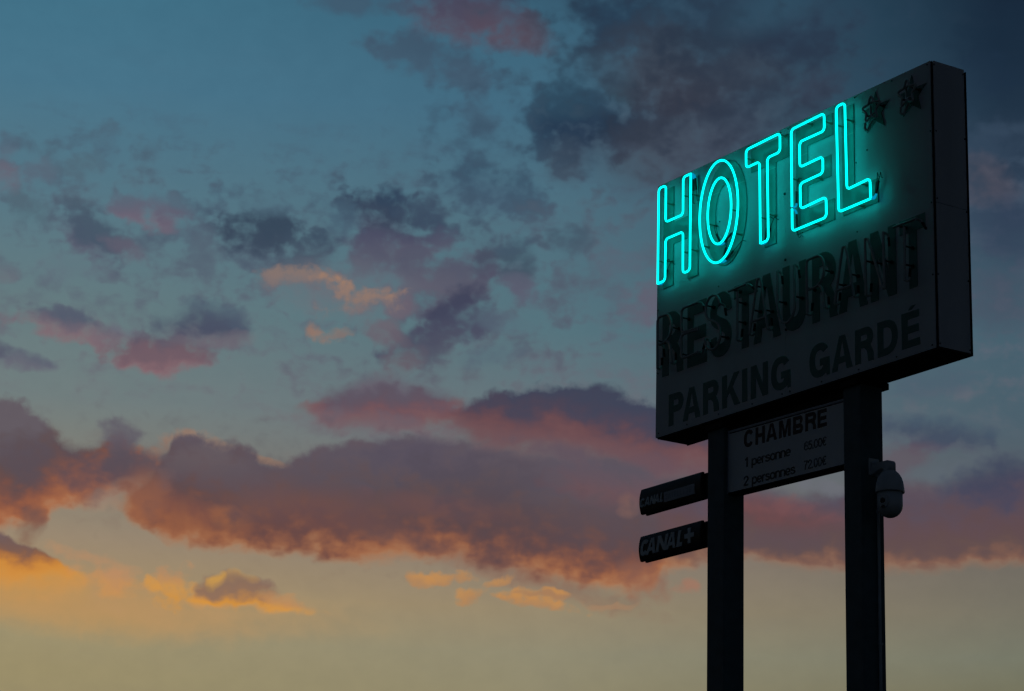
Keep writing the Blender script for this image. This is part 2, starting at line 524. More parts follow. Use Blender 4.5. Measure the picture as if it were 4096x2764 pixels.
RN = .0087
fr = .031
HOTEL = {
    'H': dict(tubes=[[(.577, 2.132), (.573, 1.289), (.477, 1.289), (.475, 1.650), (.231, 1.650), (.229, 1.290), (.135, 1.288)], [(.126, 1.284), (.127, 2.127), (.229, 2.126), (.229, 1.800), (.473, 1.800), (.473, 2.128), (.560, 2.127)]],
              sup=[(.229, 1.97), (.473, 1.965), (.576, 1.95), (.126, 1.485), (.230, 1.465), (.476, 1.475), (.574, 1.47)],
              el=[(.577, 2.128, .1, -1, (.01, -.09)), (.555, 2.127, 0, -1, (-.02, -.10)), (.135, 1.288, .25, 1, (.05, .05)), (.130, 1.286, .6, 1, (.06, .04))]),
    'O': dict(ring=[(.958, 1.692, .255, .433), (.968, 1.694, .156, .280)],
              sup=[(1.124, 1.66), (.822, 1.62), (.733, 1.46), (1.166, 1.45), (.99, 2.122), (.985, 1.972)],
              el=[(.948, 1.262, .3, .7, (-.03, .03)), (.975, 1.262, .9, .5, (.12, .06)), (.955, 1.415, .9, .55, (.05, .09)), (.94, 1.416, -.5, .8, (-.02, .08))]),
    'T': dict(tubes=[[(1.502, 1.270), (1.492, 1.961), (1.319, 1.958), (1.318, 2.112), (1.751, 2.122), (1.751, 1.965), (1.590, 1.963), (1.602, 1.274), (1.512, 1.272)]],
              sup=[(1.318, 2.04), (1.498, 1.49), (1.597, 1.49), (1.735, 2.118)],
              el=[(1.505, 1.273, .15, 1, (.05, .07)), (1.515, 1.273, .45, 1, (.06, .06))]),
    'E': dict(tubes=[[(1.8965, 1.468), (1.892, 2.108), (2.294, 2.118), (2.294, 1.974), (1.9945, 1.974), (1.9945, 1.764), (2.273, 1.770), (2.273, 1.635), (1.998, 1.629), (2.000, 1.420), (2.308, 1.432), (2.310, 1.268), (1.899, 1.266), (1.897, 1.449)]],
              sup=[(1.894, 1.70), (2.294, 2.05), (2.17, 1.633), (2.14, 1.267), (2.06, 2.112)],
              el=[(1.897, 1.470, .02, 1, (.03, .10)), (1.897, 1.447, .02, -1, (.03, -.08))]),
    'L': dict(tubes=[[(2.822, 1.272), (2.4545, 1.268), (2.437, 2.125), (2.539, 2.1265), (2.5525, 1.420), (2.8175, 1.433), (2.8225, 1.279)]],
              sup=[(2.440, 1.975), (2.543, 1.99), (2.66, 1.270), (2.70, 1.427)],
              el=[(2.822, 1.276, .12, .9, (.0, .05)), (2.824, 1.285, .3, 1, (.01, .03))]),
}
for ch, d in HOTEL.items():
    sp_ = []
    if 'ring' in d:
        for cx_, cz_, rx_, rz_ in d['ring']:
            # each ring is a tube bent nearly all the way round, its two ends meeting at the bottom
            sp_.append((P3(arc(cx_, cz_, rx_, rz_, -92, 266, 72)), False))
    else:
        for t_ in d['tubes']:
            sp_.append((P3(fillet(t_, fr)), False))
    n = tube('neon_letter', sp_, RN, NEON, sign, 4)
    for x, z in d['sup']:
        support(n, x, z)
    for x, z, dx, dz, cb in d['el']:
        electrode(n, x, z, dx, dz, True, cb)

sx, sz = -.007, .003
off = lambda L: [(x + sx, z + sz) for x, z in L]
E1 = [(.700, .985), (.500, .985), (.472, .955), (.472, .822), (.494, .786), (.524, .777), (.690, .777)]
REST = [
    ('R', [cat([(.140, .551), (.138, .70), (.136, .85), (.136, .945), (.148, .976), (.170, .986), (.254, .986), (.300, .966), (.330, .912), (.334, .845), (.306, .789), (.257, .760), (.209, .752), (.165, .752)]),
           cat([(.262, .757), (.293, .740), (.315, .708), (.331, .646), (.340, .551)])], [(.140, .551, .05, 1), (.340, .551, -.05, 1), (.165, .752, .1, -1)], [(.137, .79), (.333, .86)]),
    ('E', [fillet([(.700, .985), (.471, .985), (.472, .780), (.705, .770)], .035), fillet([(.705, .752), (.472, .764), (.472, .558), (.695, .562)], .035)], [(.700, .985, .3, -.7), (.695, .562, .3, .7)], [(.471, .91), (.472, .60)]),
    ('S', [cat([(.990, .902), (.978, .938), (.948, .975), (.909, .992), (.864, .991), (.826, .966), (.803, .923), (.800, .886), (.811, .839), (.842, .805), (.896, .779), (.949, .749), (.979, .713), (.993, .662), (.987, .611), (.958, .567), (.920, .545), (.878, .545), (.837, .564), (.802, .601), (.789, .655)])],
     [(.990, .902, .2, -1), (.789, .655, .5, -.8)], [(.806, .93), (.99, .63)]),
    ('T', [[(1.217, .945), (1.211, .545)], [(1.101, .975), (1.332, .981)]], [(1.211, .545, .1, 1), (1.332, .981, .5, -.5)], [(1.215, .86), (1.213, .70), (1.15, .976)]),
    ('A', [cat([(1.370, .554), (1.420, .765), (1.468, .965), (1.491, .982), (1.514, .961), (1.556, .757), (1.600, .545)], 8), [(1.398, .652), (1.575, .652)]], [(1.370, .554, .1, 1), (1.600, .545, -.1, 1)], [(1.46, .93), (1.415, .745), (1.565, .71)]),
    ('U', [cat([(1.720, .986), (1.722, .84), (1.726, .693), (1.748, .610), (1.785, .559), (1.828, .543), (1.873, .556), (1.911, .592), (1.930, .650), (1.929, .80), (1.926, .984)])], [(1.720, .986, .1, -1), (1.926, .984, .1, -1)], [(1.724, .74), (1.930, .73)]),
    ('R', [cat([(2.080, .548), (2.079, .70), (2.078, .85), (2.078, .945), (2.088, .975), (2.112, .982), (2.205, .982), (2.245, .966), (2.277, .924), (2.285, .864), (2.265, .793), (2.216, .751), (2.16, .740), (2.102, .740)]),
           cat([(2.215, .747), (2.249, .722), (2.271, .670), (2.287, .550)])], [(2.080, .548, .1, 1), (2.287, .550, -.1, 1)], [(2.079, .76), (2.283, .85)]),
    ('A', [cat([(2.405, .552), (2.452, .755), (2.498, .952), (2.519, .972), (2.543, .952), (2.588, .755), (2.630, .553)], 8), [(2.432, .650), (2.605, .650)]], [(2.405, .552, .1, 1), (2.630, .553, -.1, 1)], [(2.44, .70), (2.59, .74)]),
    ('N', [fillet([(2.761, .530), (2.758, .975), (2.790, .968), (2.950, .545), (2.968, .535)], .018), [(2.968, .535), (2.964, .972)]], [(2.761, .530, .1, 1), (2.966, .965, .1, -1)], [(2.76, .80), (2.966, .75), (2.87, .76)]),
    ('T', [[(3.079, .975), (3.322, .974)], [(3.195, .945), (3.190, .539)]], [(3.190, .539, .1, 1), (3.322, .974, .4, -.6)], [(3.194, .80), (3.192, .66), (3.12, .975)]),
]
for ch, tb, el, su in REST:
    n = tube('unlit_neon_letter', [(P3(off(q)), False) for q in tb], .0105, GLASS, sign, 3)
    for x, z in su:
        support(n, x + sx, z + sz, TW, RUB)
    for x, z, dx, dz in el:
        electrode(n, x + sx, z + sz, dx, dz, False, None, .065, .0095)
for cx_ in (2.842, 3.243):
    q = fillet(star(cx_, 1.978, .125, .055), .016, 4, True)
    s_ = [(P3(q), True), ([(cx_ + .042 * math.cos(a_ * PI / 12), TW + .02 + .012 * math.cos(a_ * PI / 6), 1.985 + .05 * math.sin(a_ * PI / 12)) for a_ in range(22)], False),
          (cat([(cx_ - .07, TW, 1.89), (cx_ - .085, TW + .012, 1.845), (cx_ - .062, TW + .02, 1.835), (cx_ - .05, TW + .028, 1.87), (cx_ + .005, TW + .035, 1.93)]), False)]
    n = tube('unlit_neon_star', s_, .009, GLASS, sign, 3)
    support(n, cx_ + .055, 2.0, TW, RUB)
    support(n, cx_ - .05, 1.94, TW, RUB)

# ------------------------------------------------------------------ the two posts
U_, N_ = Vector((math.cos(YAW), math.sin(YAW), 0)), Vector((-math.sin(YAW), math.cos(YAW), 0))


def at(x, y, z):
    return ORG + U_ * x + N_ * y + Vector((0, 0, z))


ZB = ORG.z
for x0, x1, y0, y1, lb in [(.633, .847, .061, .263, 'dark square steel post beside the two black blade signs'), (2.309, 2.504, .061, .275, 'dark square steel post carrying the dome camera and grey conduit')]:
    p = tag(empty('sign_post', (at((x0 + x1) / 2, (y0 + y1) / 2, -ZB).xy.to_3d()), YAW), lb, 'post', 'posts under the hotel sign')
    hx, hy = (x1 - x0) / 2, (y1 - y0) / 2
    box('shaft', -hx, hx, -hy, hy, .02, ZB - .014, POST, p, .006)
    box('mounting_bracket', -hx - .002, hx + .002, -hy - .03, hy + .068, ZB - .064, ZB - .0125, BASE, p, .004)
    box('base_plate', -hx - .1, hx + .1, -hy - .1, hy + .1, .001, .0195, BASE, p, .003)

# ------------------------------------------------------------------ price board between the posts
pb = tag(empty('price_board', at(.847, .104, -.084), YAW), 'white board listing room prices, between the two posts', 'sign')
pb.rotation_euler = (0, math.radians(1.2), YAW)
BW, BH = 1.4605, .520
box('board_casing', 0.002, BW, .006, .122, -BH, .050, BASE, pb, .004)
box('board_frame', .001, BW, -.006, .0055, -.024, -.006, MARK2, pb, .002)
box('board_frame', .001, .013, -.006, .0055, -BH, -.0245, MARK2, pb, .002)
box('board_frame', .0135, BW, -.004, .0055, -BH, -BH + .010, BASE, pb, .002)
box('board_panel', .015, BW, 0, .005, -BH + .0105, -.032, BOARD, pb, .001)
zc0, zc1 = -.180, -.042
for ch, a_, b_ in [('C', 1.054, 1.174), ('H', 1.201, 1.318), ('A', 1.335, 1.469), ('M', 1.495, 1.637), ('B', 1.667, 1.786), ('R', 1.815, 1.942), ('E', 1.961, 2.071)]:
    prism('heading_letter', glyph(ch, a_ - .847, b_ - .847, zc0, zc1, .033 if ch != 'M' else .031, .029), -.002, .0005, RED, pb)
small_print('1 personne', 1.066 - .847, 1.640 - .847, -.337, .076, .0150, .0115, INK, pb)
small_print('2 personnes', 1.058 - .847, 1.698 - .847, -.487, .076, .0150, .0115, INK, pb)
small_print('65.00€', 1.802 - .847, 2.069 - .847, -.329, .068, .0105, .0085, PRICE, pb)
small_print('72.00€', 1.800 - .847, 2.069 - .847, -.479, .070, .0105, .0085, PRICE, pb)


# ------------------------------------------------------------------ blade signs on the left post
def shell(name, L_, Hh, y0, y1, bulge, parent):
    prof = []
    n = 12
    for k in range(n + 1):
        z = -Hh / 2 + Hh * k / n
        q = 1 - (2 * z / Hh) ** 2
        prof.append((y0 - bulge * q, z))
    back = [(y1, Hh / 2), (y1, -Hh / 2)]
    lp = prof + back
    bm = bmesh.new()
    a_ = [bm.verts.new((0, y, z)) for y, z in lp]
    b_ = [bm.verts.new((L_, y, z)) for y, z in lp]
    for i in range(len(lp)):
        j = (i + 1) % len(lp)
        bm.faces.new((a_[i], a_[j], b_[j], b_[i]))
    bm.faces.new(a_[::-1]); bm.faces.new(b_)
    bmesh.ops.recalc_face_normals(bm, faces=bm.faces)
    ed = [e for e in bm.edges if len({v.co.x for v in e.verts}) == 1 or abs(abs(e.verts[0].co.z) - Hh / 2) < 1e-6]
    bmesh.ops.bevel(bm, geom=ed, offset=.006, segments=2, affect='EDGES', profile=.5)
    me = bpy.data.meshes.new(name)
    bm.to_mesh(me); bm.free()
    return link(name, me, BLACK, parent)


for which, (zt, zb_) in enumerate([(-.358, -.573), (-.757, -.970)]):
    Hh = zt - zb_
    zm = (zt + zb_) / 2
    lb = ['black blade sign with a pale strip, upper of the pair on the post', 'black blade sign with large pale letters and plus mark, lower of the pair'][which]
    t = tag(empty('blade_sign', at(-.336, .10, zm), YAW), lb, 'sign', 'black blade signs on the post')
    shell('front_shell', .848, Hh, 0, .024, .020, t)
    box('middle_frame', .012, .836, .0245, .0485, -Hh / 2 + .012, Hh / 2 - .012, BASE, t, .002)
    o = shell('back_shell', .848, Hh, 0, .024, .012, t)
    for v in o.data.vertices:
        v.co.y = .073 - v.co.y
    o.data.flip_normals()
    box('wall_bracket', .8485, .9685, .030, .068, -Hh / 2 + .001, Hh / 2 - .010, BASE, t, .002)
    if which:
        prism('gusset', [[(.935, Hh / 2 - .0095), (.968, Hh / 2 - .0095), (.968, Hh / 2 + .018)]], .035, .062, BASE, t)
    yt0, yt1 = -.0225, -.012
    dx_ = .336 - .028
    if which == 0:
        for ch, a_, b_ in [('C', -.298, -.234), ('A', -.230, -.160), ('N', -.154, -.092), ('A', -.094, -.024), ('L', -.014, .024)]:
            prism('sign_letter', glyph(ch, a_ + dx_, b_ + dx_, -.506 - zm - .012, -.432 - zm - .012, .017, .016, shear=.22), yt0, yt1, MARK, t)
        box('pale_strip', .046 + dx_, .463 + dx_, yt0, yt1, -.519 - zm - .012, -.434 - zm - .012, MARK2, t, .001)
        for i, ch in enumerate('SATELLITE'):
            wd_ = .032 if ch != 'I' else .009
            prism('strip_letter', glyph(ch, .068 + dx_ + i * .0405, .068 + wd_ + dx_ + i * .0405, -.498 - zm - .012, -.452 - zm - .012, .009, .008), yt0 - .001, yt0 + .0005, FAINT, t)
    else:
        for ch, a_, b_ in [('C', -.288, -.185), ('A', -.200, -.070), ('N', -.058, .080), ('A', .076, .206), ('L', .222, .292)]:
            prism('sign_letter', glyph(ch, a_ + dx_, b_ + dx_, -.924 - zm - .006, -.793 - zm - .006, .034, .032, shear=.22), yt0, yt1, MARK, t)
        prism('plus_mark', glyph('+', .332 + dx_, .458 + dx_, -.919 - zm - .006, -.793 - zm - .006, .037, .037), yt0, yt1, MARK, t)

# ------------------------------------------------------------------ dome camera
CU, CW = 2.682, .180
dc = tag(empty('security_camera', at(CU, CW, -.76), YAW), 'white dome security camera on a bracket arm, mounted on the post', 'camera')
z0_ = .76
fx = 2.5045 - CU
box('wall_plate', fx, fx + .007, -.050, .050, -.748 + z0_, -.617 + z0_, CAMW, dc, .002)
arm = [(fx + .0075, -.640 + z0_), (fx + .03, -.655 + z0_), (fx + .06, -.664 + z0_), (.004, -.664 + z0_), (.024, -.670 + z0_), (.034, -.684 + z0_), (.036, -.705 + z0_), (.036, -.742 + z0_), (-.036, -.742 + z0_), (-.036, -.728 + z0_), (-.050, -.716 + z0_), (-.085, -.722 + z0_), (-.125, -.738 + z0_), (fx + .0075, -.746 + z0_)]
prism('bracket_arm', [arm], -.032, .032, CAMW, dc, .006)
hood = [(.030, .020), (.050, .014), (.070, -.006), (.088, -.036), (.099, -.072), (.105, -.112), (.107, -.140), (.106, -.146), (.098, -.146)]
lathe('hood', hood, CAMW, dc, 48)
body = [(.0925, -.1455), (.0925, -.240)] + [(.0925 * math.cos(a_ * PI / 24), -.240 - .0925 * math.sin(a_ * PI / 24)) for a_ in range(1, 12)] + [(.004, -.3325)]
lathe('dome_body', body, CAMW, dc, 48)
# lens block turned towards the left of the viewer
tocam = math.atan2(-at(CU, CW, 0).y, -at(CU, CW, 0).x) - YAW - math.radians(31)
la = Vector((math.cos(tocam), math.sin(tocam), 0))


def disc(name, r1, r2, d0, d1, dz, m, parent, hs=1.):
    bm = bmesh.new()
    bmesh.ops.create_cone(bm, cap_ends=True, segments=28, radius1=r1, radius2=r2, depth=d1 - d0)
    bmesh.ops.scale(bm, verts=bm.verts, vec=(hs, 1, 1))
    bmesh.ops.rotate(bm, verts=bm.verts, matrix=la.to_track_quat('Z', 'X').to_matrix())
    bmesh.ops.translate(bm, verts=bm.verts, vec=la * (d0 + d1) / 2 + Vector((0, 0, dz)))
    me = bpy.data.meshes.new(name)
    bm.to_mesh(me); bm.free()
    return link(name, me, m, parent)


lh = disc('lens_housing', .050, .040, .060, .0985, -.222, CAMW, dc, 1.25)
disc('lens_surround', .034, .031, .090, .1015, -.222, CAMW, lh)
disc('lens', .0205, .0205, .095, .1035, -.220, LENS, lh)
disc('lens_window', .016, .016, .088, .1000, -.262, LENS, lh, .45)

# conduit down the post
cd = tag(empty('conduit', at(2.5045, .210, -ZB).xy.to_3d(), YAW), 'thin grey cable conduit running down the post below the dome camera', 'conduit')
tube('pipe', [([(.012, 0, .02), (.012, 0, ZB - .80)], False)], .0125, PIPE, cd, 3)
for zz in (1.5, 3.2, 4.6, ZB - 1.02):
    box('pipe_clip', .0002, .027, -.016, .016, zz, zz + .02, PIPE, cd, .002)

# ------------------------------------------------------------------ ground
bm = bmesh.new()
bmesh.ops.create_grid(bm, x_segments=8, y_segments=8, size=6000)
me = bpy.data.meshes.new('ground')
bm.to_mesh(me); bm.free()
g = link('ground', me, ASPH)
g['kind'] = 'structure'

# ------------------------------------------------------------------ sun (just at the horizon, beyond the sign)
SUN_AZ, SUN_EL = math.radians(-14), math.radians(.6)
ld = bpy.data.lights.new('sun', 'SUN')
ld.energy, ld.angle, ld.color = .05, math.radians(.5), (1, .55, .3)
lo = bpy.data.objects.new('sun', ld)
C.objects.link(lo)
sd = Vector((math.sin(SUN_AZ) * math.cos(SUN_EL), math.cos(SUN_AZ) * math.cos(SUN_EL), math.sin(SUN_EL)))
lo.rotation_euler = sd.to_track_quat('Z', 'Y').to_euler()
lo.location = (0, 0, 40)

# ------------------------------------------------------------------ dusk sky: gradient, clouds placed by bearing and height, Nishita light around
wd = bpy.data.worlds.new('World')
S.world = wd
wd.use_nodes = True
nt = wd.node_tree
nt.nodes.clear()
WT = nt


def LK(a, b):
    nt.links.new(a, b)

K = 98.72                      # sky units per degree


def sky(px, py):
    """bearing and height (sky units) of a spot noted on the photograph"""
    d = FW + RT * ((px * 1.76248 - 2048) / F_PX) - UP * ((py * 1.76248 - 1382) / F_PX)
    d.normalize()
    return (math.degrees(math.atan2(d.x, d.y)) * .96 * K, math.degrees(math.asin(d.z)) * K)


def put(sock, v):
    if isinstance(v, bpy.types.NodeSocket):
        LK(v, sock)
    elif v is not None:
        sock.default_value = v


def mt(op, a, b=None, c=None, clamp=False):
    n = nt.nodes.new('ShaderNodeMath'); n.operation = op; n.use_clamp = clamp
    put(n.inputs[0], a); put(n.inputs[1], b); put(n.inputs[2], c)
    return n.outputs[0]


def vm(op, a, b=None, c=None):
    n = nt.nodes.new('ShaderNodeVectorMath'); n.operation = op
    put(n.inputs[0], a); put(n.inputs[1], b); put(n.inputs[2], c)
    return n.outputs['Value' if op in ('DOT_PRODUCT', 'LENGTH') else 'Vector']


def mr(v, a, b, c=0., d=1., smooth=True):
    n = nt.nodes.new('ShaderNodeMapRange')
    n.interpolation_type = 'SMOOTHSTEP' if smooth else 'LINEAR'
    put(n.inputs[0], v); put(n.inputs[1], a); put(n.inputs[2], b); put(n.inputs[3], c); put(n.inputs[4], d)
    return n.outputs[0]


def ramp(v, stops, ease=True):
    n = nt.nodes.new('ShaderNodeValToRGB')
    r = n.color_ramp
    r.interpolation = 'B_SPLINE' if ease else 'LINEAR'
    stops = sorted(stops)
    while len(r.elements) < len(stops):
        r.elements.new(.5)
    for e, (p, c) in zip(r.elements, stops):
        e.position = p
        e.color = lin(c) + (1,)
    put(n.inputs[0], v)
    return n.outputs[0]


def mixc(f, a, b, mode='MIX'):
    n = nt.nodes.new('ShaderNodeMix'); n.data_type = 'RGBA'; n.blend_type = mode
    put(n.inputs[0], f); put(n.inputs[6], a); put(n.inputs[7], b)
    return n.outputs[2]


def noise(vec, scale, detail, rough=.55, col=False):
    n = nt.nodes.new('ShaderNodeTexNoise'); n.noise_dimensions = '2D' if not col else '3D'
    put(n.inputs['Vector'], vec)
    n.inputs['Scale'].default_value = scale
    n.inputs['Detail'].default_value = detail
    n.inputs['Roughness'].default_value = rough
    return n.outputs['Color' if col else 'Fac']


tc = nt.nodes.new('ShaderNodeTexCoord')
sx_ = nt.nodes.new('ShaderNodeSeparateXYZ')
LK(tc.outputs['Generated'], sx_.inputs[0])
AZ = mt('MULTIPLY', mt('ARCTAN2', sx_.outputs[0], sx_.outputs[1]), math.degrees(1) * .96 * K)
EL = mt('MULTIPLY', mt('ARCSINE', sx_.outputs[2]), math.degrees(1) * K)
cb = nt.nodes.new('ShaderNodeCombineXYZ')
LK(AZ, cb.inputs[0]); LK(EL, cb.inputs[1])
P0 = cb.outputs[0]
# wind-torn coordinates: large swirls, then small ones
w1 = vm('SUBTRACT', noise(P0, .0065, 2, .5, True), (.5, .5, .5))
w2 = vm('SUBTRACT', noise(P0, .024, 2, .5, True), (.5, .5, .5))
PW = vm('MULTIPLY_ADD', w2, (34, 26, 0), vm('MULTIPLY_ADD', w1, (110, 80, 0), P0))
PS = vm('MULTIPLY_ADD', w2, (14, 10, 0), vm('MULTIPLY_ADD', w1, (26, 18, 0), P0))
nA = mt('SUBTRACT', noise(vm('MULTIPLY', PS, (1, 1.3, 1)), .0135, 2.6, .5), .5)
nB = mt('SUBTRACT', noise(vm('MULTIPLY', PS, (1, 1.2, 1)), .034, 1.8, .5), .5)
n1 = mt('MULTIPLY_ADD', nA, 1.75, mt('MULTIPLY', nB, .62))                           # billows, two sizes
n2 = mt('SUBTRACT', noise(vm('MULTIPLY', PS, (.45, 1.5, 1)), .012, 5, .55), .5)      # streaks
n3 = mt('SUBTRACT', noise(PS, .07, 3, .5), .5)                                       # fine edge
cn = nt.nodes.new('ShaderNodeCombineXYZ')
LK(mt('MULTIPLY', n1, 3.), cn.inputs[0]); LK(mt('MULTIPLY', n2, 4.), cn.inputs[1]); LK(mt('MULTIPLY', n3, 1.), cn.inputs[2])
NV = cn.outputs[0]
PS, PW, P0 = vm('ADD', PS, NV), vm('ADD', PW, NV), vm('ADD', P0, NV)

EY = lambda y: sky(1162, y)[1]
e0, e1 = EY(1700), EY(-150)
BT = mt('DIVIDE', mt('SUBTRACT', EL, e0), e1 - e0)


def col3(stops):
    return ramp(BT, [((EY(y) - e0) / (e1 - e0), c) for y, c in stops], False)


gl = col3([(-150, (58, 108, 130)), (0, (63, 112, 134)), (250, (72, 116, 138)), (500, (86, 119, 133)), (750, (102, 124, 128)), (950, (113, 126, 126)), (1120, (132, 128, 116)), (1260, (152, 135, 113)), (1380, (168, 144, 106)), (1480, (156, 144, 110)), (1568, (154, 142, 106)), (1700, (150, 138, 104))])
gm = col3([(-150, (52, 92, 114)), (0, (58, 98, 120)), (250, (67, 107, 129)), (500, (79, 112, 127)), (750, (86, 116, 126)), (950, (104, 116, 122)), (1120, (118, 118, 116)), (1260, (140, 126, 112)), (1380, (150, 136, 110)), (1480, (144, 138, 114)), (1568, (144, 137, 110)), (1700, (140, 134, 106))])
gr = col3([(-150, (20, 34, 52)), (0, (24, 40, 58)), (250, (32, 50, 68)), (500, (52, 68, 88)), (750, (70, 96, 110)), (950, (76, 96, 108)), (1120, (92, 96, 102)), (1260, (112, 106, 98)), (1380, (118, 114, 100)), (1480, (118, 120, 104)), (1568, (116, 114, 92)), (1700, (112, 110, 90))])
xl, xm, xr = sky(150, 784)[0], sky(1250, 784)[0], sky(2290, 784)[0]
cur = mixc(mr(AZ, xl, xm, 0, 1, False), gl, gm)
cur = mixc(mr(AZ, xm, xr, 0, 1, False), cur, gr)
# thin broken veil: drifting scraps, bluish high up, rosy lower down
nV = mt('MULTIPLY_ADD', nB, .55, mt('MULTIPLY_ADD', nA, .75, n2))
vz = mt('MULTIPLY', mr(EL, EY(1010), EY(860)), mr(EL, EY(230), EY(420)))
vz = mt('MULTIPLY', vz, mr(AZ, sky(-300, 600)[0], sky(250, 600)[0], .75, 1.))
vc = ramp(BT, [((EY(y) - e0) / (e1 - e0), c) for y, c in [(200, (60, 84, 106)), (480, (74, 90, 108)), (640, (84, 94, 110)), (800, (96, 100, 114)), (960, (108, 104, 112)), (1100, (120, 104, 104))]], False)
cur = mixc(mt('MULTIPLY', mr(nV, -.12, .46), mt('MULTIPLY', vz, .62)), cur, vc)
cur = mixc(mr(n2, -.02, .35, 0, .06), cur, mixc(.5, cur, lin((92, 104, 124)) + (1,)))


def draw_blob(x, y, rx, ry, rot, op, soft, amp, cols, warp=1, fine=.05):
    """one cloud: centre, half-axes and tilt, opacity, edge softness, raggedness, colours bottom -> top"""
    global cur
    EPS[0] += .0004  # keeps every cloud's nodes distinct, so that each is worked out only where it is seen
    X, Y = sky(x, y)
    X += EPS[0]
    th = math.radians(rot + EPS[0]) - ROLL
    p = (PW, PS, P0)[warp]
    ca, sa, ra, rb = math.cos(th), math.sin(th), 1 / (rx * 1.40), 1 / (ry * 1.40)
    lx = mt('ADD', vm('DOT_PRODUCT', p, (ca * ra, sa * ra, 0)), -(X * ca + Y * sa) * ra)
    ly = mt('ADD', vm('DOT_PRODUCT', p, (-sa * rb, ca * rb, 0)), (X * sa - Y * ca) * rb)
    r2 = mt('MULTIPLY_ADD', lx, lx, mt('MULTIPLY', ly, ly))
    d = mt('SUBTRACT', mt('MULTIPLY_ADD', n1, amp, 1.0), r2)
    if fine:
        d = mt('MULTIPLY_ADD', n3, fine, d)
    al = mr(d, -.35, soft * 1.2, 0., op)
    c = lin(cols[0]) + (1,)
    if len(cols) > 1:
        v = mt('MULTIPLY_ADD', n1, .8, ly)
        st = [-.75, .75] if len(cols) == 2 else [-.8, .0, .85]
        for i in range(1, len(cols)):
            c = mixc(mr(v, st[i - 1], st[i]), c, lin(cols[i]) + (1,))
    cur = mixc(al, cur, c)


def draw_bank(pts, stops, softb, softt, amp, op=1., depth=90., fine=.0, fade=40.):
    """a long cloud bank between a lower and an upper line; colours by height above its lower edge"""
    global cur
    xs = [p[0] for p in pts]
    A = [(sky(x, b)) for x, t, b in pts]
    B = [(sky(x, t)) for x, t, b in pts]
    EPS[0] += .0004
    x0, x1 = min(a[0] for a in A) + EPS[0], max(a[0] for a in A)
    ys = [a[1] for a in A + B]
    y0, y1 = min(ys) - 5 - EPS[0], max(ys) + 5
    pu, pv = vm('DOT_PRODUCT', PS, (1, 0, 0)), vm('DOT_PRODUCT', PS, (0, 1, 0))
    f = mt('DIVIDE', mt('SUBTRACT', pu, x0), x1 - x0, None, True)
    res = []
    for L_ in (A, B):
        n = nt.nodes.new('ShaderNodeFloatCurve')
        cv = n.mapping.curves[0]
        L_ = sorted(L_)
        while len(cv.points) < len(L_):
            cv.points.new(.5, .5)
        for p, (x, y) in zip(cv.points, L_):
            p.location = ((x - x0) / (x1 - x0), (y - y0) / (y1 - y0))
            p.handle_type = 'AUTO_CLAMPED'
        n.mapping.update()
        LK(f, n.inputs[1])
        res.append(mt('MULTIPLY_ADD', n.outputs[0], y1 - y0, y0))
    yy = mt('MULTIPLY_ADD', n1, amp + EPS[0] * .1, pv)
    yf = mt('MULTIPLY_ADD', n3, fine, mt('MULTIPLY_ADD', n1, amp - EPS[0] * .1, pv))
    hb = mt('SUBTRACT', yy, res[0])
    ht = mt('SUBTRACT', res[1], yf)
    al = mt('MULTIPLY', mr(hb, -softb * .35, softb), mr(ht, -softt * .3, softt, 0., op))
    al = mt('MULTIPLY', al, mt('MULTIPLY', mr(pu, x0, x0 + fade), mr(pu, x1, x1 - fade)))
    c = ramp(mt('DIVIDE', mt('MULTIPLY_ADD', n2, depth * .20, mt('MULTIPLY_ADD', n1, depth * .15, hb)), depth), stops)
    cur = mixc(al, cur, c)


CL = []
EPS = [0.]


def blob(*a):
    CL.append((draw_blob, a, (a[0] - max(a[2], a[3]) * 1.7 - 45, a[0] + max(a[2], a[3]) * 1.7 + 45, a[1] - max(a[2] * .7, a[3]) * 1.6 - 40, a[1] + max(a[2] * .7, a[3]) * 1.6 + 40)))


def bank(*a):
    p = a[0]
    CL.append((draw_bank, a, (min(q[0] for q in p) - 30, max(q[0] for q in p) + 30, min(q[1] for q in p) - 70, max(q[2] for q in p) + 70)))


FAR = .029
# --- high, upper middle and right
blob(1600, 190, 250, 190, 8, .97, 1.3, .5, [(62, 66, 80), (56, 66, 82), (46, 64, 84)])
blob(1600, 10, 330, 80, 0, .9, 1.2, .6, [(48, 68, 88), (42, 64, 84)])
blob(1470, 40, 170, 55, 0, .8, 1.1, 1.4, [(44, 70, 90), (42, 66, 86)])
blob(1047, 15, 115, 66, -8, .97, .9, 1.0, [(88, 76, 92), (74, 72, 92), (54, 58, 78)])
blob(1150, 60, 80, 40, -18, .9, 1.0, 1.0, [(90, 74, 88), (74, 74, 92)])
blob(1210, 76, 46, 34, -40, .6, 1.2, 1.0, [(86, 70, 82), (74, 70, 84)])
blob(806, 4, 110, 28, 0, .7, 1.0, 1.2, [(64, 84, 104)])
blob(975, 132, 120, 42, -14, .9, .9, 1.4, [(66, 90, 110), (62, 84, 104)])
blob(1065, 180, 42, 30, -30, .6, 1.0, 1.3, [(68, 90, 110)])
blob(1408, 72, 90, 52, -10, .85, 1.0, 1.2, [(44, 62, 82), (38, 62, 84)])
blob(1085, 266, 48, 34, -20, .75, 1.0, 1.4, [(66, 92, 112)])
blob(1302, 285, 92, 82, 0, 1., .8, 1.1, [(50, 66, 86), (38, 58, 80), (44, 70, 90)])
blob(1290, 215, 58, 48, 20, .85, 1.0, 1.2, [(46, 74, 94)])
blob(1283, 365, 45, 45, 0, .8, 1.0, 1.3, [(66, 80, 96), (54, 70, 88)])
blob(1440, 302, 80, 44, 18, 1., .8, 1.1, [(44, 60, 80), (34, 52, 72)])
